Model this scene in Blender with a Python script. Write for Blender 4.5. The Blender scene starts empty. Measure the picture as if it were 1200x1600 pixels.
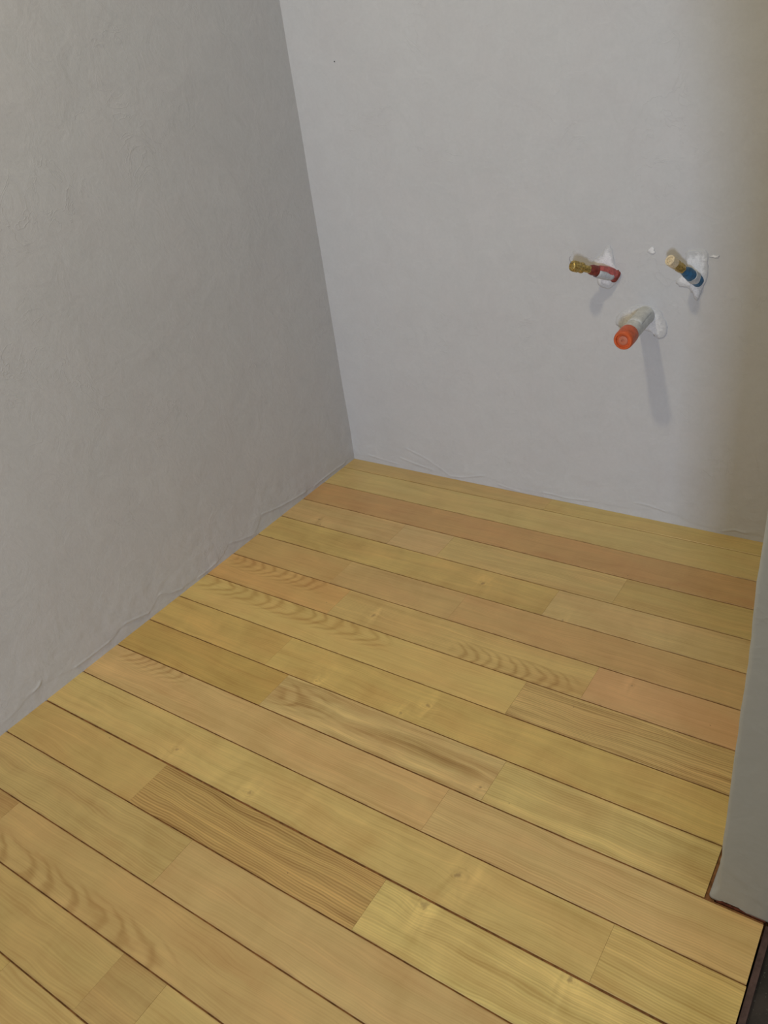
import bpy, bmesh, math, random
from mathutils import Vector, Matrix, noise

C = bpy.context.scene.collection
SC = bpy.context.scene
W = 0.1                      # plank width in metres

# ------------------------------------------------------------------ camera
cam = bpy.data.cameras.new('camera')
cam.sensor_fit = 'VERTICAL'; cam.sensor_height = 24.0; cam.sensor_width = 18.0
cam.lens = 24.0 * 1293.4084 / 1600.0
cam.clip_start = 0.02
co = bpy.data.objects.new('camera', cam); C.objects.link(co)
co.location = (1.460138, -1.760691, 1.174383)
co.rotation_euler = (1.0224944, 0.1255389, 0.5870166)
SC.camera = co

# ------------------------------------------------------------------ world, lights, exposure
wd = bpy.data.worlds.new('world'); SC.world = wd; wd.use_nodes = True
wd.node_tree.nodes['Background'].inputs[0].default_value = (1.0, 0.94, 0.82, 1)
wd.node_tree.nodes['Background'].inputs[1].default_value = 0.54

def area(name, loc, target, sx, sy, power, col):
    l = bpy.data.lights.new(name, 'AREA'); l.shape = 'RECTANGLE'; l.size = sx; l.size_y = sy
    l.energy = power; l.color = col
    o = bpy.data.objects.new(name, l); C.objects.link(o); o.location = loc
    o.rotation_euler = (Vector(target) - Vector(loc)).to_track_quat('-Z', 'Y').to_euler()
    return o
area('ceiling_lamp_light', (0.52, -1.35, 2.47), (0.52, -1.35, 0), 0.11, 0.11, 14.0, (1.0, 0.88, 0.62))
area('window_light', (2.6, -6.0, 1.4), (0.7, 0, 0.6), 0.22, 0.60, 118.0, (0.62, 0.74, 1.0))
SC.view_settings.view_transform = 'Standard'; SC.view_settings.look = 'None'
SC.view_settings.gamma = 1.0; SC.view_settings.use_curve_mapping = False
SC.view_settings.exposure = 0.0

# ------------------------------------------------------------------ helpers
def lin(c):
    return tuple(((v/255)/12.92 if v/255 <= 0.04045 else ((v/255+0.055)/1.055)**2.4) for v in c)

class N:
    """tiny node-building helper"""
    def __init__(s, name, rough=0.6, spec=0.4):
        s.m = bpy.data.materials.new(name); s.m.use_nodes = True
        s.t = s.m.node_tree; s.b = s.t.nodes['Principled BSDF']
        s.b.inputs['Roughness'].default_value = rough
        s.b.inputs['Specular IOR Level'].default_value = spec
    def n(s, k, **kw):
        x = s.t.nodes.new(k)
        for a, v in kw.items(): setattr(x, a, v)
        return x
    def put(s, sock, v):
        if hasattr(v, 'is_output'): s.t.links.new(v, sock)
        else: sock.default_value = v
    def math(s, op, a, b=0.0, c=0.0, clamp=False):
        x = s.n('ShaderNodeMath', operation=op, use_clamp=clamp)
        s.put(x.inputs[0], a); s.put(x.inputs[1], b); s.put(x.inputs[2], c)
        return x.outputs[0]
    def vec(s, x, y, z):
        c = s.n('ShaderNodeCombineXYZ')
        for i, v in enumerate((x, y, z)): s.put(c.inputs[i], v)
        return c.outputs[0]
    def sep(s, v):
        c = s.n('ShaderNodeSeparateXYZ'); s.put(c.inputs[0], v); return c.outputs
    def noise(s, v, scale=1.0, detail=2.0, rough=0.5, dist=0.0):
        x = s.n('ShaderNodeTexNoise'); s.put(x.inputs['Vector'], v)
        x.inputs['Scale'].default_value = scale; x.inputs['Detail'].default_value = detail
        x.inputs['Roughness'].default_value = rough; x.inputs['Distortion'].default_value = dist
        return x.outputs['Fac']
    def ramp(s, v, a, b, lo=0.0, hi=1.0):
        x = s.n('ShaderNodeMapRange', interpolation_type='SMOOTHSTEP')
        s.put(x.inputs[0], v); x.inputs[1].default_value = a; x.inputs[2].default_value = b
        x.inputs[3].default_value = lo; x.inputs[4].default_value = hi
        return x.outputs[0]
    def mix(s, f, a, b, mode='MIX'):
        x = s.n('ShaderNodeMix', data_type='RGBA', blend_type=mode)
        s.put(x.inputs[0], f)
        s.put(x.inputs[6], a if hasattr(a, 'is_output') else (*a[:3], 1))
        s.put(x.inputs[7], b if hasattr(b, 'is_output') else (*b[:3], 1))
        return x.outputs[2]
    def bump(s, h, strength, dist):
        x = s.n('ShaderNodeBump'); s.put(x.inputs['Height'], h)
        x.inputs['Strength'].default_value = strength; x.inputs['Distance'].default_value = dist
        s.t.links.new(x.outputs[0], s.b.inputs['Normal']); return x
    def attr(s, name):
        x = s.n('ShaderNodeAttribute', attribute_type='OBJECT', attribute_name=name)
        return x
    def pos(s):
        return s.n('ShaderNodeTexCoord').outputs['Object']

def mesh_obj(name, bm, mat, parent=None, smooth=False):
    me = bpy.data.meshes.new(name); bm.to_mesh(me); bm.free()
    if smooth:
        for p in me.polygons: p.use_smooth = True
    me.materials.append(mat)
    o = bpy.data.objects.new(name, me); C.objects.link(o)
    if parent: o.parent = parent
    return o

def add_box(bm, x0, x1, y0, y1, z0, z1):
    v = [bm.verts.new(p) for p in ((x0,y0,z0),(x1,y0,z0),(x1,y1,z0),(x0,y1,z0),(x0,y0,z1),(x1,y0,z1),(x1,y1,z1),(x0,y1,z1))]
    for f in ((3,2,1,0),(4,5,6,7),(0,1,5,4),(1,2,6,5),(2,3,7,6),(3,0,4,7)): bm.faces.new([v[i] for i in f])

def sstep(a, b, x):
    t = max(0.0, min(1.0, (x-a)/(b-a))); return t*t*(3-2*t)

def fbm(x, y, z=0.0, o=3):
    a = 0.0; k = 1.0
    for i in range(o):
        a += k*noise.noise(Vector((x, y, z+i*7.3))); x *= 2.1; y *= 2.1; k *= 0.5
    return a

# ------------------------------------------------------------------ materials
def plaster(name, base, mott=0.05, seed=0.0):
    m = N(name, 0.78, 0.25)
    p = m.pos(); mp = m.n('ShaderNodeVectorMath', operation='ADD'); m.put(mp.inputs[0], p); mp.inputs[1].default_value = (seed, seed*1.7, seed*0.6)
    q = mp.outputs[0]
    big = m.noise(q, 4.0, 4.0, 0.6, 0.6)
    mid = m.noise(q, 17.0, 5.0, 0.62, 1.2)
    fin = m.noise(q, 130.0, 4.0, 0.65)
    # trowel sweeps: ridged noise, thin pale strokes
    tro = m.noise(q, 9.0, 3.0, 0.55, 2.2)
    rid = m.math('ABSOLUTE', m.math('SUBTRACT', tro, 0.5))
    rid = m.ramp(rid, 0.0, 0.018, 1.0, 0.0)
    rid = m.math('MULTIPLY', rid, m.ramp(m.noise(q, 6.0, 2.0), 0.50, 0.66))
    v = m.math('ADD', m.math('MULTIPLY', m.math('SUBTRACT', big, 0.5), mott*1.5), m.math('MULTIPLY', m.math('SUBTRACT', mid, 0.5), mott*1.6))
    v = m.math('ADD', v, m.math('MULTIPLY', m.math('SUBTRACT', fin, 0.5), mott*1.6))
    v = m.math('ADD', v, m.math('MULTIPLY', rid, -0.03))
    v = m.math('ADD', v, 1.0)
    vv = m.vec(v, v, v)
    col = m.mix(1.0, (*base, 1), vv, 'MULTIPLY')
    tin = m.noise(q, 11.0, 3.0, 0.6)
    col = m.mix(m.ramp(tin, 0.4, 0.62, 0.0, 0.10), col, (base[0]*1.02, base[1]*0.93, base[2]*0.93))
    m.put(m.b.inputs['Base Color'], col)
    h = m.math('ADD', m.math('MULTIPLY', mid, 0.5), m.math('MULTIPLY', big, 1.2))
    h = m.math('ADD', h, m.math('MULTIPLY', fin, 0.10))
    h = m.math('ADD', h, m.math('MULTIPLY', rid, 0.10))
    m.bump(h, 0.7, 0.0035)
    return m.m
def filler(name, white, seed):
    m = N(name, 0.8, 0.25); p = m.pos()
    mp = m.n('ShaderNodeVectorMath', operation='ADD'); m.put(mp.inputs[0], p); mp.inputs[1].default_value = (seed, seed, seed)
    q = mp.outputs[0]
    f = m.n('ShaderNodeAttribute', attribute_type='GEOMETRY', attribute_name='cover').outputs['Fac']
    a = m.noise(q, 75.0, 4.0, 0.65, 1.0); b = m.noise(q, 260.0, 3.0, 0.6)
    k = m.math('ADD', f, m.math('MULTIPLY', m.math('SUBTRACT', a, 0.5), 1.5))
    k = m.ramp(k, 0.12, 0.75)
    v = m.ramp(b, 0.3, 0.7, 0.90, 1.06)
    w = m.mix(1.0, white, m.vec(v, v, v), 'MULTIPLY')
    m.put(m.b.inputs['Base Color'], m.mix(k, WALLC, w))
    m.bump(m.math('ADD', m.math('MULTIPLY', k, 0.6), m.math('ADD', a, m.math('MULTIPLY', b, 0.4))), 0.6, 0.0016)
    return m.m
WALLC = (0.55, 0.552, 0.55)
M_WB = plaster('back_wall_plaster', WALLC, 0.07, 0.0)
M_WL = plaster('left_wall_plaster', (0.55, 0.55, 0.545), 0.085, 3.1)
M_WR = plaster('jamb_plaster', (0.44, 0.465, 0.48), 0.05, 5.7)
M_PATCH = filler('white_filler', (0.80, 0.80, 0.80), 9.2)
M_CEIL = plaster('ceiling_paint', (0.72, 0.71, 0.69), 0.02, 1.2)

def simple(name, col, rough=0.5, metal=0.0, var=0.15, scale=120.0, bump=0.0, spec=0.4):
    m = N(name, rough, spec); m.b.inputs['Metallic'].default_value = metal
    n1 = m.noise(m.pos(), scale, 4.0, 0.65)
    v = m.ramp(n1, 0.3, 0.7, 1-var, 1+var)
    m.put(m.b.inputs['Base Color'], m.mix(1.0, (*col, 1), m.vec(v, v, v), 'MULTIPLY'))
    if bump: m.bump(n1, bump, 0.001)
    return m.m
M_BRASS = simple('brass', (0.50, 0.36, 0.12), 0.34, 0.75, 0.45, 260, 0.5)
M_BRASS_PALE = simple('pale_brass_rim', (0.74, 0.62, 0.42), 0.42, 0.25, 0.2, 200)
M_RED = simple('red_sleeve', (0.42, 0.10, 0.09), 0.5, 0, 0.35, 90, 0.2)
M_DRED = simple('dark_red_stub', (0.20, 0.035, 0.025), 0.45, 0, 0.4, 110, 0.2)
M_BLUE = simple('blue_sleeve', (0.03, 0.12, 0.23), 0.45, 0, 0.4, 90, 0.2)
M_GREYPL = simple('grey_plastic_dusted', (0.60, 0.61, 0.59), 0.6, 0, 0.14, 60, 0.3)
M_SMEAR = simple('plaster_smear', (0.50, 0.52, 0.53), 0.8, 0, 0.14, 110, 0.8)
M_ORANGE = simple('orange_cap', (0.58, 0.11, 0.035), 0.38, 0, 0.16, 70, 0.3)
M_PINK = simple('orange_cap_centre', (0.52, 0.17, 0.10), 0.5, 0, 0.12, 70)
M_DARK = simple('dark_hollow', (0.03, 0.028, 0.025), 0.9)
M_SUB = simple('dark_joint_bed', (0.23, 0.105, 0.038), 0.9, 0, 0.45, 60, 0.4)
M_RUST = simple('red_brown_filler', (0.20, 0.06, 0.035), 0.85, 0, 0.5, 120, 0.8)
M_STRIP = simple('mauve_brown_strip', (0.085, 0.05, 0.047), 0.6, 0, 0.3, 60, 0.2)
M_SHADOW_ARC = simple('shadow_arc_grey', (0.22, 0.22, 0.25), 0.8)  # shadow tone for the arc beside the brass plug

def stone():
    m = N('dark_stone', 0.42, 0.4)
    p = m.pos(); a = m.noise(p, 26.0, 5.0, 0.6); b = m.noise(p, 330.0, 2.0, 0.6)
    col = m.mix(m.ramp(a, 0.35, 0.65), (0.022, 0.020, 0.018), (0.042, 0.034, 0.032))
    col = m.mix(m.ramp(b, 0.66, 0.74), col, (0.11, 0.12, 0.10))
    m.put(m.b.inputs['Base Color'], col); m.bump(b, 0.15, 0.001)
    return m.m
M_STONE = stone()

FLOORK = 1.45
def wood():
    m = N('oiled_wood', 0.36, 0.55)
    P = m.pos(); x, y, z = m.sep(P)[:3]
    sd = m.attr('seed').outputs['Fac']
    g = m.sep(m.attr('grain').outputs['Vector'])      # fine, streak, mottle
    ar = m.sep(m.attr('arch').outputs['Vector'])      # start, end, centre line
    ap = m.attr('arch_on').outputs['Fac']             # 0 = none, else repeats per metre
    tint = m.n('ShaderNodeObjectInfo').outputs['Color']
    y1 = y; halo = 0.0; core = 0.0; ring = 0.0
    for k in ('knot_a', 'knot_b', 'knot_c'):
        q = m.sep(m.attr(k).outputs['Vector'])
        sz = m.math('MAXIMUM', q[2], 0.0005)
        on = m.math('GREATER_THAN', q[2], 0.001)
        dx = m.math('DIVIDE', m.math('SUBTRACT', x, q[0]), sz)
        dyr = m.math('SUBTRACT', y, q[1])
        dy = m.math('DIVIDE', dyr, sz)
        dx2 = m.math('MULTIPLY', dx, dx); dy2 = m.math('MULTIPLY', dy, dy)
        e = m.math('MULTIPLY', on, m.math('EXPONENT', m.math('MULTIPLY', m.math('ADD', m.math('MULTIPLY', dx2, 0.10), m.math('MULTIPLY', dy2, 0.22)), -1.0)))
        y1 = m.math('SUBTRACT', y1, m.math('MULTIPLY', m.math('MULTIPLY', dyr, 0.85), e))
        d = m.math('SQRT', m.math('ADD', m.math('MULTIPLY', dx2, 0.8), dy2))
        d = m.math('ADD', d, m.math('MULTIPLY', m.math('SUBTRACT', m.noise(P, 120.0, 3.0), 0.5), 2.2))
        core = m.math('MAXIMUM', core, m.math('MULTIPLY', on, m.ramp(d, 0.05, 0.95, 1.0, 0.0)))
        rr = m.math('ABSOLUTE', m.math('SUBTRACT', d, 1.35))
        ring = m.math('MAXIMUM', ring, m.math('MULTIPLY', on, m.ramp(rr, 0.0, 0.45, 1.0, 0.0)))
        # halo is elongated across the grain, as the branch wood shows through
        hd = m.math('ADD', m.math('MULTIPLY', dx2, 0.10), m.math('MULTIPLY', dy2, 0.035))
        halo = m.math('MAXIMUM', halo, m.math('MULTIPLY', on, m.math('EXPONENT', m.math('MULTIPLY', hd, -1.0))))
    wv = m.noise(m.vec(m.math('MULTIPLY', x, 5.0), m.math('MULTIPLY', y, 14.0), sd), 1.0, 2.0)
    y2 = m.math('ADD', y1, m.math('MULTIPLY', m.math('SUBTRACT', wv, 0.5), 0.030))
    fine = m.noise(m.vec(m.math('MULTIPLY', x, 7.0), m.math('MULTIPLY', y2, 430.0), sd), 1.0, 2.0, 0.6)
    med = m.noise(m.vec(m.math('MULTIPLY', x, 2.2), m.math('MULTIPLY', y2, 120.0), m.math('ADD', sd, 5.0)), 1.0, 2.0, 0.55)
    strk = m.noise(m.vec(m.math('MULTIPLY', x, 3.5), m.math('MULTIPLY', y2, 46.0), m.math('ADD', sd, 9.0)), 1.0, 3.0, 0.55, 0.4)
    mot = m.noise(m.vec(m.math('MULTIPLY', x, 11.0), m.math('MULTIPLY', y, 11.0), m.math('ADD', sd, 2.0)), 1.0, 3.0, 0.55, 0.5)
    cross = m.noise(m.vec(m.math('MULTIPLY', x, 42.0), m.math('MULTIPLY', y, 9.0), m.math('ADD', sd, 3.0)), 1.0, 2.0, 0.5, 0.8)
    # regular year rings for the striped boards
    fr = m.math('SINE', m.math('ADD', m.math('MULTIPLY', y2, 1500.0), m.math('MULTIPLY', m.math('SUBTRACT', strk, 0.5), 9.0)))
    fr = m.math('ADD', m.math('MULTIPLY', fr, 0.22), m.math('MULTIPLY', m.math('SUBTRACT', med, 0.5), 1.6))
    # cathedral arches
    yr = m.math('SUBTRACT', y, ar[2])
    ph = m.math('MULTIPLY', m.math('SUBTRACT', x, ar[0]), ap)
    bend = m.math('MULTIPLY', m.math('MULTIPLY', m.math('MULTIPLY', yr, yr), 1150.0), 1.0)
    ph = m.math('ADD', ph, m.math('MULTIPLY', bend, 1.0))
    ph = m.math('ADD', ph, m.math('MULTIPLY', m.math('SUBTRACT', m.noise(m.vec(m.math('MULTIPLY', x, 14.0), m.math('MULTIPLY', y, 22.0), sd), 1.0, 2.0), 0.5), 1.7))
    arch = m.math('POWER', m.math('ADD', m.math('MULTIPLY', m.math('SINE', m.math('MULTIPLY', ph, 6.2832)), 0.5), 0.5), 2.2)
    wn = m.math('MULTIPLY', m.math('SUBTRACT', x, ar[0]), 40.0, clamp=True)
    wn = m.math('MULTIPLY', wn, m.math('MULTIPLY', m.math('SUBTRACT', ar[1], x), 22.0, clamp=True))
    wn = m.math('MULTIPLY', wn, m.ramp(m.math('ABSOLUTE', yr), 0.020, 0.044, 1.0, 0.0))
    wn = m.math('MULTIPLY', wn, m.ramp(mot, 0.32, 0.55, 0.65, 1.0))
    wn = m.math('MULTIPLY', wn, m.math('GREATER_THAN', ap, 0.5))
    v = m.math('MULTIPLY', m.math('SUBTRACT', fine, 0.5), 0.34)
    v = m.math('ADD', v, m.math('MULTIPLY', fr, m.math('MULTIPLY', g[0], 0.62)))
    v = m.math('ADD', v, m.math('MULTIPLY', m.math('SUBTRACT', strk, 0.5), m.math('MULTIPLY', g[1], 1.25)))
    v = m.math('ADD', v, m.math('MULTIPLY', m.math('SUBTRACT', mot, 0.5), m.math('MULTIPLY', g[2], 0.62)))
    v = m.math('ADD', v, m.math('MULTIPLY', m.math('SUBTRACT', cross, 0.5), m.math('MULTIPLY', g[2], 0.13)))
    v = m.math('ADD', v, m.math('MULTIPLY', halo, m.math('ADD', 0.10, m.math('MULTIPLY', m.math('SUBTRACT', cross, 0.5), 0.9))))
    v = m.math('ADD', v, m.math('MULTIPLY', m.math('MULTIPLY', arch, wn), -0.25))
    v = m.math('ADD', v, m.math('MULTIPLY', ring, -0.07))
    v = m.math('ADD', v, 1.0)
    col = m.mix(1.0, tint, m.vec(v, v, v), 'MULTIPLY')
    # darker wood is also redder / more saturated
    dk = m.math('MULTIPLY', m.math('SUBTRACT', 1.0, v), 1.6, clamp=True)
    col = m.mix(dk, col, m.mix(1.0, col, (1.12, 0.87, 0.56), 'MULTIPLY'))
    hue = m.noise(m.vec(m.math('MULTIPLY', x, 6.0), m.math('MULTIPLY', y2, 22.0), m.math('ADD', sd, 31.0)), 1.0, 3.0)
    col = m.mix(m.ramp(hue, 0.38, 0.66, 0.0, 0.6), col, m.mix(1.0, col, (1.04, 0.95, 0.96), 'MULTIPLY'))
    col = m.mix(m.math('MULTIPLY', core, 0.5), col, (0.17, 0.085, 0.04))
    # pin specks
    sp = m.n('ShaderNodeTexVoronoi'); m.put(sp.inputs['Vector'], m.vec(x, y, sd)); sp.inputs['Scale'].default_value = 13.0
    col = m.mix(m.ramp(sp.outputs['Distance'], 0.010, 0.022, 0.6, 0.0), col, (0.13, 0.06, 0.03))
    # reddish oil stain along the long edges
    ed = m.math('ABSOLUTE', y)
    en = m.noise(m.vec(m.math('MULTIPLY', x, 22.0), sd, y), 1.0, 3.0)
    est = m.math('MULTIPLY', m.ramp(ed, 0.0455, 0.0498), m.ramp(en, 0.45, 0.65, 0.25, 0.9))
    col = m.mix(m.math('MULTIPLY', est, 0.55), col, (0.22, 0.095, 0.035))
    m.put(m.b.inputs['Base Color'], col)
    m.put(m.b.inputs['Roughness'], m.ramp(mot, 0.3, 0.7, 0.33, 0.47))
    h = m.math('ADD', m.math('MULTIPLY', fine, 0.4), m.math('MULTIPLY', m.math('MULTIPLY', fr, g[0]), 0.5))
    h = m.math('ADD', h, m.math('MULTIPLY', halo, 2.0))
    m.bump(h, 0.22, 0.0012)
    return m.m
M_WOOD = wood()

# ------------------------------------------------------------------ structure: walls
def grid_steps(segs):
    out = [segs[0][0]]
    for a, b, st in segs:
        n = max(1, int(round((b-a)/st)))
        for i in range(1, n+1): out.append(a+(b-a)*i/n)
    return out

def seg_dist(px, py, poly):
    best = 9.0
    for (ax, ay), (bx, by) in zip(poly, poly[1:]):
        dx, dy = bx-ax, by-ay
        t = max(0.0, min(1.0, ((px-ax)*dx+(py-ay)*dy)/(dx*dx+dy*dy+1e-12)))
        d = math.hypot(px-ax-t*dx, py-ay-t*dy)
        # creases taper out at both ends
        if d < best: best = d
    return best

def interp(pts, x):
    if x <= pts[0][0]: return pts[0][1]
    for (a, va), (b, vb) in zip(pts, pts[1:]):
        if x <= b: return va+(vb-va)*sstep(a, b, x)
    return pts[-1][1]

def wall_grid(name, us, zs, place, disp, mat, back):
    bm = bmesh.new(); rows = []
    for z in zs:
        rows.append([bm.verts.new(place(u, z, disp(u, z))) for u in us])
    for r0, r1 in zip(rows, rows[1:]):
        for i in range(len(us)-1):
            bm.faces.new((r0[i], r0[i+1], r1[i+1], r1[i]))
    # close the wall: give it its thickness
    b = [bm.verts.new(place(u, z, -back)) for u, z in ((us[0], zs[0]), (us[-1], zs[0]), (us[-1], zs[-1]), (us[0], zs[-1]))]
    bm.faces.new((b[3], b[2], b[1], b[0]))
    bm.faces.new([b[0], b[1]]+list(reversed(rows[0])))
    bm.faces.new([b[2], b[3]]+rows[-1])
    bm.faces.new([b[3], b[0]]+[r[0] for r in rows])
    bm.faces.new([b[1], b[2]]+[r[-1] for r in reversed(rows)])
    bmesh.ops.recalc_face_normals(bm, faces=bm.faces)
    o = mesh_obj(name, bm, mat, smooth=False)
    for p in o.data.polygons: p.use_smooth = len(p.vertices) == 4
    o['kind'] = 'structure'
    return o

# creases in the plaster near the floor, in metres (along the wall, height)
LR = [[(-.558,.034),(-.525,.022),(-.467,.006)], [(-.425,.046),(-.375,.033),(-.307,.022),(-.241,.015)],
      [(-1.07,.023),(-1.04,.021),(-1.004,.021),(-.975,.022)], [(-1.173,.040),(-1.16,.043),(-1.153,.050)],
      [(-.808,.041),(-.776,.023),(-.741,.012)], [(-.687,.010),(-.653,.008),(-.62,.012)], [(-.922,.036),(-.886,.026),(-.854,.017)],
      [(-.20,.012),(-.12,.014),(-.05,.010)]]
LBASE = [(-2.4,.02),(-1.25,.022),(-1.16,.042),(-1.07,.023),(-.975,.021),(-.92,.034),(-.854,.016),(-.808,.038),(-.741,.012),(-.62,.010),(-.558,.034),(-.47,.010),(-.425,.044),(-.307,.021),(-.24,.014),(-.1,.012),(0,.010)]
BR = [[(.203,.071),(.264,.051),(.316,.025),(.345,.006)], [(.335,.006),(.388,.012),(.43,.025),(.451,.031)],
      [(.174,.036),(.228,.025),(.282,.018)], [(.882,.041),(.917,.040),(.957,.032)], [(1.093,.008),(1.121,.019),(1.146,.016)],
      [(.499,.012),(.538,.006),(.561,.003)], [(.06,.024),(.11,.017),(.16,.013)], [(.63,.016),(.70,.013),(.76,.018)]]
BBASE = [(0,.018),(.2,.022),(.345,.008),(.45,.028),(.56,.010),(.7,.017),(.85,.020),(.95,.034),(1.05,.012),(1.15,.017),(1.34,.010)]

def base_disp(polys, base, u, z, amp_step, amp_ridge):
    if z > 0.14: return 0.0
    zb = interp(base, u)+0.004*fbm(u*40, 3.1)
    s = sstep(zb-0.004, zb+0.002, z)*amp_step*(1-sstep(zb+0.004, zb+0.07, z))
    r = 0.0
    for p in polys:
        if min(q[0] for q in p)-0.02 < u < max(q[0] for q in p)+0.02:
            r = max(r, math.exp(-(seg_dist(u, z, p)/0.0022)**2))
    return s+amp_ridge*r+0.0006*fbm(u*30, z*40, 2.0)

def soft(u, z, k=0.0):
    return 0.0022*fbm(u*2.3+k, z*2.3, 4.4, 2)*sstep(0.0, 0.1, z)

zs = grid_steps([(-0.05, 0.0, 0.01), (0.0, 0.09, 0.0022), (0.09, 0.15, 0.01), (0.15, 2.5, 0.05)])
us = grid_steps([(-2.4, -1.3, 0.05), (-1.3, 0.0, 0.0035), (0.0, 0.01, 0.01)])
def dl(u, z): return base_disp(LR, LBASE, u, z, 0.0008, 0.0019)+soft(u, z)
wall_left = wall_grid('wall_left', us, zs, lambda u, z, d: (d, u, z), dl, M_WL, 0.12)
wall_left['label'] = 'grey plastered wall on the left, trowel creases along its foot'
ub = grid_steps([(-0.01, 0.0, 0.01), (0.0, 1.334, 0.004)])
def db(u, z): return base_disp(BR, BBASE, u, z, 0.0006, 0.0017)+soft(u, z, 9.0)
wall_back = wall_grid('wall_back', ub, zs, lambda u, z, d: (u, -d, z), db, M_WB, 0.12)
wall_back['label'] = 'pale grey plastered wall with the three pipe ends'

# right wall: the reveal at its end faces the camera, its left edge is a worn rounded corner
def right_wall():
    bm = bmesh.new()
    X0, X1, Y0, Y1 = 1.334, 1.455, -0.9535, 0.0
    zz = grid_steps([(0.0, 0.10, 0.004), (0.10, 1.2, 0.02), (1.2, 2.5, 0.1)])
    rings = []
    for k, z in enumerate(zz):
        ring = []
        r = 0.007+0.0025*fbm(z*9, 1.7)-0.002*(1-sstep(0.0, 0.05, z))
        wob = 0.0016*fbm(z*6, 8.0)+0.0010*fbm(z*45, 5.0)
        x0 = X0+wob-0.0085*(1-sstep(0.0, 0.035, z))
        pts = [(x0, Y1), (x0, Y0+0.3), (x0, Y0+0.05)]
        for a in range(7):
            t = a/6*math.pi/2
            pts.append((x0+r-r*math.cos(t), Y0+r-r*math.sin(t)))
        n = 24
        for i in range(1, n+1):
            pts.append((x0+r+(X1-x0-r)*i/n, Y0))
        pts += [(X1, Y1)]
        for j, (x, y) in enumerate(pts):
            zb = z
            if k == 0:   # ragged lower edge, worn back above the boards
                e = sstep(X0+.004, X0+.016, x)*(1-sstep(X0+.030, X0+.044, x))
                zb = 0.0008+0.0065*e+0.0012*abs(fbm(x*90, y*40))
            yy = y
            if 3 < j < len(pts)-1 and z < 0.08:
                yy = y-0.0006*fbm(x*50, z*60, 1.0)
            ring.append(bm.verts.new((x, yy, max(zb, z if k else zb))))
        rings.append(ring)
    for a, b in zip(rings, rings[1:]):
        n = len(a)
        for i in range(n): bm.faces.new((a[i], a[(i+1) % n], b[(i+1) % n], b[i]))
    bm.faces.new(list(reversed(rings[0]))); bm.faces.new(rings[-1])
    bmesh.ops.recalc_face_normals(bm, faces=bm.faces)
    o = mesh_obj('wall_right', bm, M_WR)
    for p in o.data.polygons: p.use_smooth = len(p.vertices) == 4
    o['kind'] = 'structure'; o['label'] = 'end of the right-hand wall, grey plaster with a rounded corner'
    return o
wall_right = right_wall()

bm = bmesh.new(); add_box(bm, -0.12, 1.9, -2.3, 0.12, 2.502, 2.6)
o = mesh_obj('ceiling', bm, M_CEIL); o['kind'] = 'structure'

# added unseen wall behind the camera; its sloping edge shapes the back-wall shadow
bm = bmesh.new()
pr = [(1.634, -0.03), (3.6, -0.03), (3.6, 2.5), (1.306, 2.5), (1.602, 1.215), (1.638, 1.04)]
f = [bm.verts.new((x, -2.2, z)) for x, z in pr]; b = [bm.verts.new((x, -2.3, z)) for x, z in pr]
bm.faces.new(f); bm.faces.new(list(reversed(b)))
for i in range(6): bm.faces.new((f[i], b[i], b[(i+1) % 6], f[(i+1) % 6]))
add_box(bm, -0.12, 0.35, -2.3, -2.2, -0.03, 2.5)  # added second piece, cuts the light coming in from behind
bmesh.ops.recalc_face_normals(bm, faces=bm.faces)
o = mesh_obj('shade_wall', bm, M_CEIL); o['kind'] = 'structure'

# ------------------------------------------------------------------ floor
bm = bmesh.new(); add_box(bm, -0.12, 3.6, -2.4, 0.12, -0.09, -0.0505)  # added hidden slab, stops world light leaking in at the wall feet
o = mesh_obj('floor', bm, M_SUB); o['kind'] = 'structure'; o['label'] = 'added slab below the floor that keeps out light from underneath'
bm = bmesh.new()
add_box(bm, 0.0005, 1.402, -2.4, -0.9545, -0.05, -0.0026)
add_box(bm, 0.0005, 1.3335, -0.9545, -0.0005, -0.05, -0.0026)
floor = mesh_obj('floor', bm, M_SUB); floor['kind'] = 'structure'
floor['label'] = 'floor of yellow-brown wooden boards laid across the room'
bm = bmesh.new(); add_box(bm, 1.4045, 3.6, -2.4, -0.9545, -0.05, -0.014); add_box(bm, 1.456, 3.6, -0.9545, 0.0, -0.05, -0.014)
o = mesh_obj('floor', bm, M_STONE); o['kind'] = 'structure'; o['label'] = 'dark speckled stone floor beyond the board ends'

bm = bmesh.new(); add_box(bm, 1.4054, 1.4140, -2.4, -0.9550, -0.0145, -0.0055); bmesh.ops.bevel(bm, geom=bm.edges[:], offset=.001)
o = mesh_obj('trim_1', bm, M_STRIP); o['kind'] = 'structure'; o['label'] = 'thin mauve-brown strip between the board ends and the stone'

D0 = 0.572
def seam(i): return -(D0+i)*W          # y of seam i
rng = random.Random(4)
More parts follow.
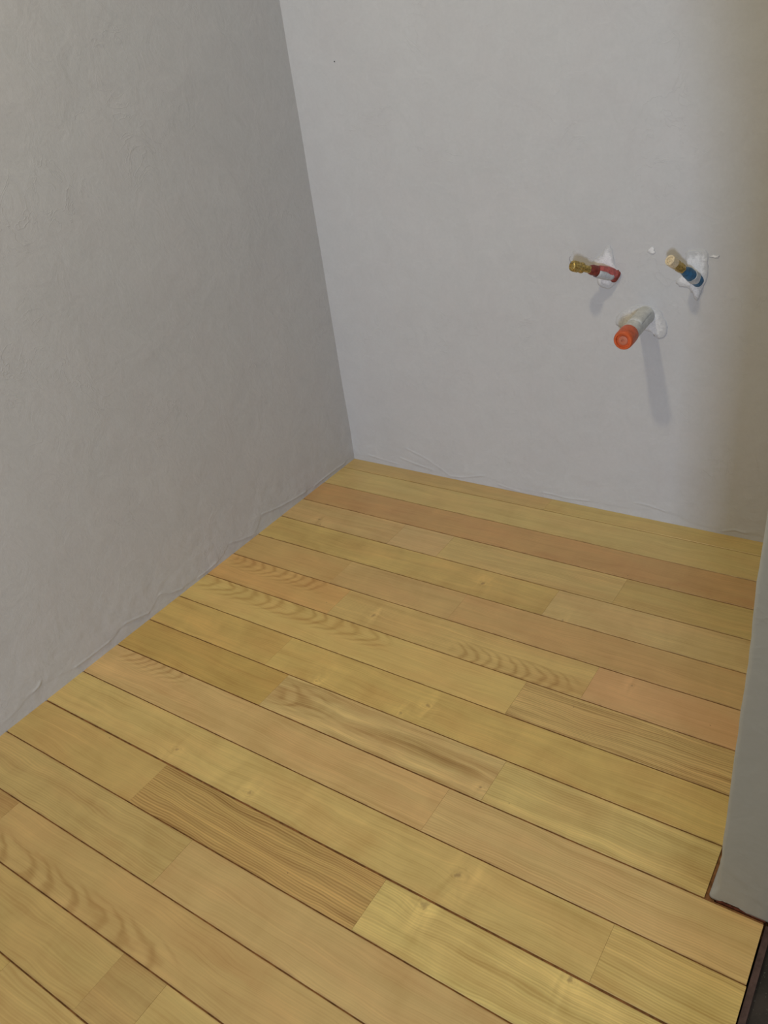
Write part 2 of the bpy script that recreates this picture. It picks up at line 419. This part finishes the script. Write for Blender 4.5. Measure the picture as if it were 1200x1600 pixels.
# row -> list of (end x in board widths, colour as seen, fine, streak, mottle)
Y = (172, 146, 88)
ROWS = {
 0: [(6.57, (166,136,84), .25,.2,.5), (13.22, (171,145,86), .2,.2,.5)],
 1: [(13.22, (174,149,92), .15,.25,.5)],
 2: [(13.22, (163,122,76), .15,.15,.6)],
 3: [(3.56, (170,139,90), .2,.3,.7), (5.03, (174,144,97), .15,.2,.6), (9.55, (170,142,88), .4,.3,.4), (13.22, (164,137,80), .3,.2,.5)],
 4: [(8.33, (168,139,78), .2,.3,.8), (13.22, (174,145,94), .15,.2,.7)],
 5: [(3.2, (164,130,78), .15,.2,.5), (6.51, (163,131,82), .15,.2,.7), (13.22, (163,128,80), .2,.25,.6)],
 6: [(3.87, (172,132,76), .1,.3,.5), (10.05, (168,138,82), .35,.25,.6), (13.22, (174,133,89), .1,.2,.5)],
 7: [(8.94, (175,146,84), .15,.25,.4), (13.22, (158,129,78), 1.1,.6,.3)],
 8: [(3.68, (163,132,70), .2,.3,.8), (13.22, (168,139,76), .25,.35,.8)],
 9: [(4.38, (153,122,60), .2,.3,.6), (9.48, (163,137,88), .35,1.4,.5), (13.20, (166,143,86), .5,.5,.7)],
 10: [(8.88, (176,143,92), .25,.35,.5), (14.04, (176,146,95), .4,.2,.4)],
 11: [(12.22, (174,147,87), .25,.3,.7), (14.04, (172,147,86), .55,.5,.4)],
 12: [(3.81, (165,135,77), .15,.3,.5), (8.87, (148,117,64), 1.25,.25,.3), (14.04, (176,154,90), .5,.55,.8)],
 13: [(5.49, (171,143,86), .4,.35,.7), (14.04, (178,146,93), .15,.2,.5)],
 14: [(1.9, (160,125,72), .4,.3,.5), (11.6, (173,141,86), .1,.3,.5), (14.04, (170,142,88), .2,.2,.4)],
 15: [(6.01, (168,140,82), .2,.4,.5), (6.96, (160,130,76), .2,.3,.7), (14.04, (174,146,86), .15,.3,.5)],
 16: [(4.5, (168,139,78), .3,.7,.5), (10.2, (172,144,86), .3,.5,.5), (14.04, (165,135,80), .2,.3,.5)],
 17: [(7.9, (170,142,86), .3,.3,.5), (14.04, (164,134,80), .3,.3,.5)],
 18: [(3.3, (168,138,80), .3,.3,.5), (9.6, (172,144,88), .3,.3,.5), (14.04, (168,138,80), .2,.3,.5)],
 19: [(6.4, (170,142,86), .3,.3,.5), (14.04, (166,136,82), .3,.3,.5)],
 20: [(5.0, (168,138,80), .3,.3,.5), (14.04, (172,144,88), .3,.3,.5)],
}
KNOTS = {  # row -> (x, depth across the board 0 far .. 1 near, size mm)
 3: [(1.16,.74,6),(1.34,.95,4)], 4: [(6.63,.5,7),(8.81,.97,4)], 6: [(4.92,.6,7),(10.79,.23,4)],
 8: [(7.51,.47,7),(5.03,.9,5),(7.13,.89,6),(12.64,.73,5)], 9: [(9.35,.75,4)],
 11: [(5.69,.79,6),(9.85,.40,9),(3.70,.68,6)], 12: [(9.61,.10,9),(11.98,.07,7)],
}
ARCH = {(7,0): (0.0,5.95,.20,23), (6,0): (.1,3.4,.15,30), (6,1): (7.0,10.0,.85,33), (10,0): (.3,2.6,.02,38), (14,1): (2.0,7.0,.92,16), (9,1): (4.4,6.0,.5,14)}
GAPS = {12: 3.6, 10: 2.8, 4: 2.5}      # mm, seam index i lies between row i and row i+1
def gap(i): return GAPS.get(i+1, 2.2)/1000

for r in sorted(ROWS):
    ya = (0.0002 if r == 0 else seam(r-1)-gap(r-1)/2)
    yb = seam(r)+gap(r)/2
    xs = -0.0004
    for k, (xe, colr, fi, st, mo) in enumerate(ROWS[r]):
        last = k == len(ROWS[r])-1
        x0, x1 = xs, xe*W-(0 if last else 0.00008)
        if last and r >= 10: x1 += rng.uniform(-.0012, .0012)
        xs = xe*W+0.00008
        cx, cy = (x0+x1)/2, (ya+yb)/2
        hx, hy = (x1-x0)/2, (ya-yb)/2
        bm = bmesh.new(); bv = 0.0007; ex = 0.0001
        lv = []
        for (ix, iy, z) in ((0,0,-0.0205),(0,0,-bv),(ex,bv,0.0)):
            lv.append([bm.verts.new((sx*(hx-ix), sy*(hy-iy), z)) for sx, sy in ((-1,-1),(1,-1),(1,1),(-1,1))])
        bm.faces.new(list(reversed(lv[0]))); bm.faces.new(lv[2])
        for a, b in zip(lv, lv[1:]):
            for i in range(4): bm.faces.new((a[i], a[(i+1) % 4], b[(i+1) % 4], b[i]))
        # keep the board on the bed: its underside rests on the bed
        for v in lv[0]: v.co.z = -0.00255
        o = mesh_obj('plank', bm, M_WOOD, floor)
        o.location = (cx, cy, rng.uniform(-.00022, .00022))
        colr = tuple(m0+0.72*(q-m0) for q, m0 in zip(colr, (169, 139, 84))); c = [v*(0.90 if r >= 13 else 1.12 if 5 <= r <= 9 else 1.06 if r < 5 else 1.02) for v in lin(colr)]; o.color = (c[0]*FLOORK, c[1]*FLOORK*1.09, c[2]*FLOORK*1.18, 1)  # row factors put light into the tint: near rows dimmed against lamp, others raised
        o['seed'] = rng.uniform(0, 60.0)
        o['grain'] = (fi, st, mo)
        kn = [q for q in KNOTS.get(r, []) if x0 < q[0]*W < x1]
        for nm, q in zip(('knot_a','knot_b','knot_c'), kn+[None]*3):
            o[nm] = (q[0]*W-cx, (ya+(yb-ya)*q[1])-cy, q[2]/1000) if q else (0.0, 0.0, 0.0)
        a = ARCH.get((r, k))
        o['arch'] = (a[0]*W-cx, a[1]*W-cx, (ya+(yb-ya)*a[2])-cy) if a else (0.0, 0.0, 0.0)
        o['arch_on'] = float(a[3]) if a else 0.0

# red-brown filler left in the joint under the end of the right wall
bm = bmesh.new()
for i in range(26):
    x = 1.336+i*0.0026
    w = rng.uniform(.001, .002); h = rng.uniform(.0015, .0045)*(1 if i < 22 else .5)
    add_box(bm, x, x+.0030, -0.9522-w*.5, -0.9485, -0.003, h)
o = mesh_obj('joint_filler', bm, M_RUST, floor); o['kind'] = 'stuff'; o['label'] = 'crumbly red-brown filler under the wall end'

# ------------------------------------------------------------------ plaster patches round the pipes
def patch(pts, mat, seed, thick=0.0018, name='plaster_patch', label=None):
    cx = sum(p[0] for p in pts)/len(pts); cz = sum(p[1] for p in pts)/len(pts)
    # smooth closed outline
    n = len(pts); out = []
    for i in range(n):
        p0, p1, p2, p3 = pts[i-1], pts[i], pts[(i+1) % n], pts[(i+2) % n]
        for s in range(6):
            t = s/6
            q = [0.5*((2*p1[a])+(-p0[a]+p2[a])*t+(2*p0[a]-5*p1[a]+4*p2[a]-p3[a])*t*t+(-p0[a]+3*p1[a]-3*p2[a]+p3[a])*t**3) for a in (0, 1)]
            out.append(q)
    bm = bmesh.new(); rings = []
    for lv, (f, h) in enumerate(((1.0, -0.0012), (0.985, 0.35), (0.9, .7), (0.7, 0.85), (0.45, 1.0), (0.2, 1.0))):
        ring = []
        for x, z in out:
            X = (cx+(x-cx)*f)*W; Z = (cz+(z-cz)*f)*W
            if lv < 3:
                j = 0.0022*fbm(X*160, Z*160, seed)
                X += j; Z += j*0.7
            y = -thick*h-0.0007*abs(fbm(X*110, Z*110, seed+3))-(0.0012 if lv else 0)
            if lv == 0: y = 0.002
            ring.append(bm.verts.new((X, y, Z)))
        rings.append(ring)
    for a, b in zip(rings, rings[1:]):
        m_ = len(a)
        for i in range(m_): bm.faces.new((a[i], a[(i+1) % m_], b[(i+1) % m_], b[i]))
    bm.faces.new(rings[-1])
    bmesh.ops.recalc_face_normals(bm, faces=bm.faces)
    cov = [(0.0, 0.0, 0.18, 0.6, 0.9, 1.0)[min(5, i//len(out))] for i in range(len(bm.verts))]
    o = mesh_obj(name, bm, mat, wall_back, smooth=True)
    at = o.data.attributes.new('cover', 'FLOAT', 'POINT'); at.data.foreach_set('value', cov)
    if label: o['label'] = label
    return o
patch([(8.02,6.78),(8.12,6.63),(8.17,6.36),(8.32,6.15),(8.24,5.97),(8.05,5.80),(7.84,5.86),(7.76,6.02),(7.70,6.18),(7.66,6.38),(7.76,6.49),(7.88,6.60)], M_PATCH, 1.0, label='white filler around the red pipe')
patch([(9.68,6.68),(9.80,6.73),(10.07,6.72),(10.12,6.60),(10.14,6.18),(10.07,5.94),(9.97,5.66),(9.86,5.79),(9.75,5.92),(9.58,5.95),(9.49,6.05),(9.59,6.17),(9.72,6.32),(9.68,6.52)], M_PATCH, 2.0, label='white filler around the blue pipe')
M_PATCH2 = filler('thin_white_filler', (0.72, 0.72, 0.71), 12.0)
patch([(8.25,5.22),(8.50,5.42),(8.87,5.50),(9.15,5.44),(9.30,5.24),(9.38,5.02),(9.33,4.80),(9.17,4.76),(9.05,4.88),(8.80,4.92),(8.45,4.93),(8.22,5.00)], M_PATCH2, 3.0, 0.0012, label='thin white filler around the drain pipe')
def dab(x, z, a, b, sd):
    return patch([(x+a*math.cos(t)*(1+.25*math.sin(3*t+sd)), z+b*math.sin(t)) for t in [i*math.pi/4 for i in range(8)]], M_PATCH, sd, 0.0006, 'plaster_dab')
dab(8.965, 6.68, .085, .085, 4.0); dab(10.25, 6.60, .10, .030, 5.0)
bm = bmesh.new(); add_box(bm, .134, .136, -.0022, .001, 1.079, 1.081); bmesh.ops.bevel(bm, geom=bm.edges[:], offset=.0005)
o = mesh_obj('nail_hole', bm, M_DARK, wall_back)

# ------------------------------------------------------------------ pipes
def frame(A, B):
    A, B = Vector(A), Vector(B); d = (B-A).normalized()
    u = d.cross(Vector((0, 0, 1))).normalized(); v = u.cross(d).normalized()
    return A, B, d, u, v
def lathe(bm, A, B, prof, n=32, mod=None, a0=0.0, a1=2*math.pi, cap=True, bend=None):
    """prof: (t along A-B, radius in m)"""
    A, B, d, u, v = frame(A, B); full = abs(a1-a0-2*math.pi) < 1e-6; rings = []
    for k, (t, r) in enumerate(prof):
        c = A+(B-A)*t
        ring = []
        m_ = n if full else n+1
        for i in range(m_):
            a = a0+(a1-a0)*i/n
            rr = r*(1+(mod(t, a) if mod else 0))
            ring.append(bm.verts.new(c+u*math.cos(a)*rr+v*math.sin(a)*rr))
        rings.append(ring)
    for a, b in zip(rings, rings[1:]):
        m_ = len(a)
        for i in range(m_ if full else m_-1): bm.faces.new((a[i], a[(i+1) % m_], b[(i+1) % m_], b[i]))
    if full and cap:
        bm.faces.new(list(reversed(rings[0]))); bm.faces.new(rings[-1])
    if not full:
        pass
    return rings
def part(name, parent, mat, A, B, prof, n=32, mod=None, label=None, **kw):
    bm = bmesh.new(); lathe(bm, A, B, prof, n, mod, **kw)
    bmesh.ops.recalc_face_normals(bm, faces=bm.faces)
    o = mesh_obj(name, bm, mat, parent, smooth=True)
    o.data.shade_smooth() if hasattr(o.data, 'shade_smooth') else None
    try: o.data.set_sharp_from_angle(angle=math.radians(38))
    except Exception: pass
    # parts are modelled in world space; keep them there under the Empty
    o.matrix_parent_inverse = Matrix.Translation(parent.location).inverted()
    if label: o['label'] = label
    return o
def thing(name, loc, label, cat, group=None):
    o = bpy.data.objects.new(name, None); C.objects.link(o); o.location = loc; o.empty_display_size = 0.03
    o['label'] = label; o['category'] = cat
    if group: o['group'] = group
    return o
def smear(parent, A, B, t0, t1, r, a0, a1, mat, seed, name='plaster_smear', label=None):
    A_, B_, d, u, v = frame(A, B); bm = bmesh.new(); R = []
    for j in range(9):
        t = t0+(t1-t0)*j/8; ring = []
        for side in (0, 1):
            row = []
            for i in range(13):
                a = a0+(a1-a0)*i/12
                edge = min(i, 12-i, j*1.5, (8-j)*1.5)
                tt = t+0.015*fbm(a*2.5, seed)*(1 if j in (0, 8) else 0.3)
                rr = r+(min(edge, 2)/2*0.0011+0.0004*fbm(a*5, t*30, seed) if side else -0.0010)
                row.append(bm.verts.new(A_+(B_-A_)*tt+(u*math.cos(a)+v*math.sin(a))*rr))
            ring.append(row)
        R.append(ring[0]+list(reversed(ring[1])))
    for a, b in zip(R, R[1:]):
        for i in range(26): bm.faces.new((a[i], a[(i+1) % 26], b[(i+1) % 26], b[i]))
    bm.faces.new(list(reversed(R[0]))); bm.faces.new(R[-1])
    bmesh.ops.recalc_face_normals(bm, faces=bm.faces)
    o = mesh_obj(name, bm, mat, parent, smooth=True)
    o.matrix_parent_inverse = Matrix.Translation(parent.location).inverted()
    if label: o['label'] = label
    return o

knurl = lambda t, a: 0.05*math.cos(14*a)+0.03*math.sin(60*t)
hexa = lambda t, a: 0.07*math.cos(6*a)
lump = lambda t, a: 0.05*math.sin(3*a+20*t)+0.03*math.sin(5*a-33*t)

# hot supply
A, B = (.8185, .004, .6100), (.7530, -.0870, .6550)
hot = thing('water_pipe', (.8185, 0, .610), 'red-sleeved water pipe end with a brass plug, bent to the left', 'pipe', 'capped water supply pipes in the back wall')
part('sleeve', hot, M_RED, A, B, [(0,.0125),(.02,.0136),(.20,.0136),(.40,.0130),(.43,.0118),(.43,.0090)], 36, lump, 'red sleeve')
smear(hot, A, B, .10, .44, .0134, math.radians(165), math.radians(300), M_SMEAR, 2.0, label='grey-white plaster crust on the lower side of the sleeve')
part('pipe_stub', hot, M_DRED, A, B, [(.40,.0100),(.44,.0112),(.52,.0112),(.58,.0098),(.62,.0070)], 28, lump, 'dark red stub')
part('brass_neck', hot, M_BRASS, A, B, [(.56,.0072),(.60,.0080),(.74,.0076),(.78,.0070)], 24, None, 'plain brass neck')
part('brass_plug', hot, M_BRASS, A, B, [(.75,.0075),(.76,.0108),(.80,.0112),(.83,.0092),(.86,.0110),(.95,.0112),(.99,.0100),(1.0,.0085),(1.0,.0060),(.985,.0055)], 42, knurl, 'ridged brass plug')
part('ring', hot, M_DRED, A, B, [(.005,.0136),(.01,.0152),(.05,.0152),(.06,.0138)], 28, lump, 'torn red collar at the wall')

# cold supply
A, B = (.9965, .004, .6060), (.9600, -.0850, .6745)
cold = thing('water_pipe', (.9965, 0, .606), 'blue-sleeved water pipe end with a pale-rimmed brass plug', 'pipe', 'capped water supply pipes in the back wall')
part('sleeve', cold, M_BLUE, A, B, [(0,.0120),(.02,.0128),(.16,.0126),(.19,.0110)], 36, lump, 'blue sleeve')
part('collar', cold, M_SMEAR, A, B, [(.13,.0110),(.14,.0134),(.27,.0130),(.28,.0110)], 36, lump, 'white plaster-caked collar')
part('pipe_stub', cold, M_BLUE, A, B, [(.24,.0100),(.26,.0120),(.40,.0118),(.46,.0102),(.50,.0086),(.62,.0084),(.63,.0060)], 32, lump, 'blue stub')
part('brass_nut', cold, M_BRASS, A, B, [(.58,.0070),(.59,.0092),(.70,.0096),(.72,.0082),(.75,.0080),(.76,.0096),(.86,.0096),(.87,.0080)], 36, hexa, 'brass nut')
part('brass_plug', cold, M_BRASS_PALE, A, B, [(.84,.0080),(.85,.0106),(.97,.0110),(1.0,.0104),(1.0,.0066),(.975,.0062),(.975,.0030),(.99,.0024)], 36, None, 'pale brass plug rim')

# drain
A, B = (.8885, .004, .5270), (.8905, -.1480, .5215)
dr = thing('drain_pipe', (.8885, 0, .527), 'grey drain pipe stub closed with an orange cap, below the water pipes', 'pipe')
part('pipe', dr, M_GREYPL, A, B, [(0,.0205),(.05,.0208),(.12,.0196),(.80,.0196),(.80,.0150)], 40, None, 'plaster-dusted grey pipe')
part('cap', dr, M_ORANGE, A, B, [(.74,.0180),(.745,.0207),(.80,.0210),(.96,.0206),(.99,.0198),(1.0,.0182),(1.0,.0150),(.975,.0140),(.975,.0100)], 40,
     lambda t, a: 0.015*math.sin(2*a), 'orange cap with a sunken face')
part('cap_centre', dr, M_PINK, A, B, [(.965,.0100),(.985,.0098),(.992,.0070),(.992,.0035),(.980,.0030)], 24, None, 'dull pinkish centre of the cap')
smear(dr, A, B, .03, .55, .0196, math.radians(40), math.radians(150), M_GREYPL, 7.0)

# cast shadow of the red pipe's brass plug, modelled as a thin grey arc
bm = bmesh.new()
P0 = Vector((.7535, -.086, .660)); prev = None
for i in range(9):
    t = i/8; c = Vector((.7520-.006*math.sin(t*2.0)+.004*t, -.086, .6600+.014*t))
    ring = [bm.verts.new(c+Vector((math.cos(a)*.0005, 0, math.sin(a)*.0005)) + Vector((0, math.sin(a+1)*.0004, 0))) for a in (0, 2.09, 4.19)]
    if prev:
        for k in range(3): bm.faces.new((prev[k], prev[(k+1) % 3], ring[(k+1) % 3], ring[k]))
    prev = ring
o = mesh_obj('shadow_arc', bm, M_SHADOW_ARC, hot); o.matrix_parent_inverse = Matrix.Translation(hot.location).inverted()
o['label'] = 'thin grey arc modelled as the shadow of the brass plug'
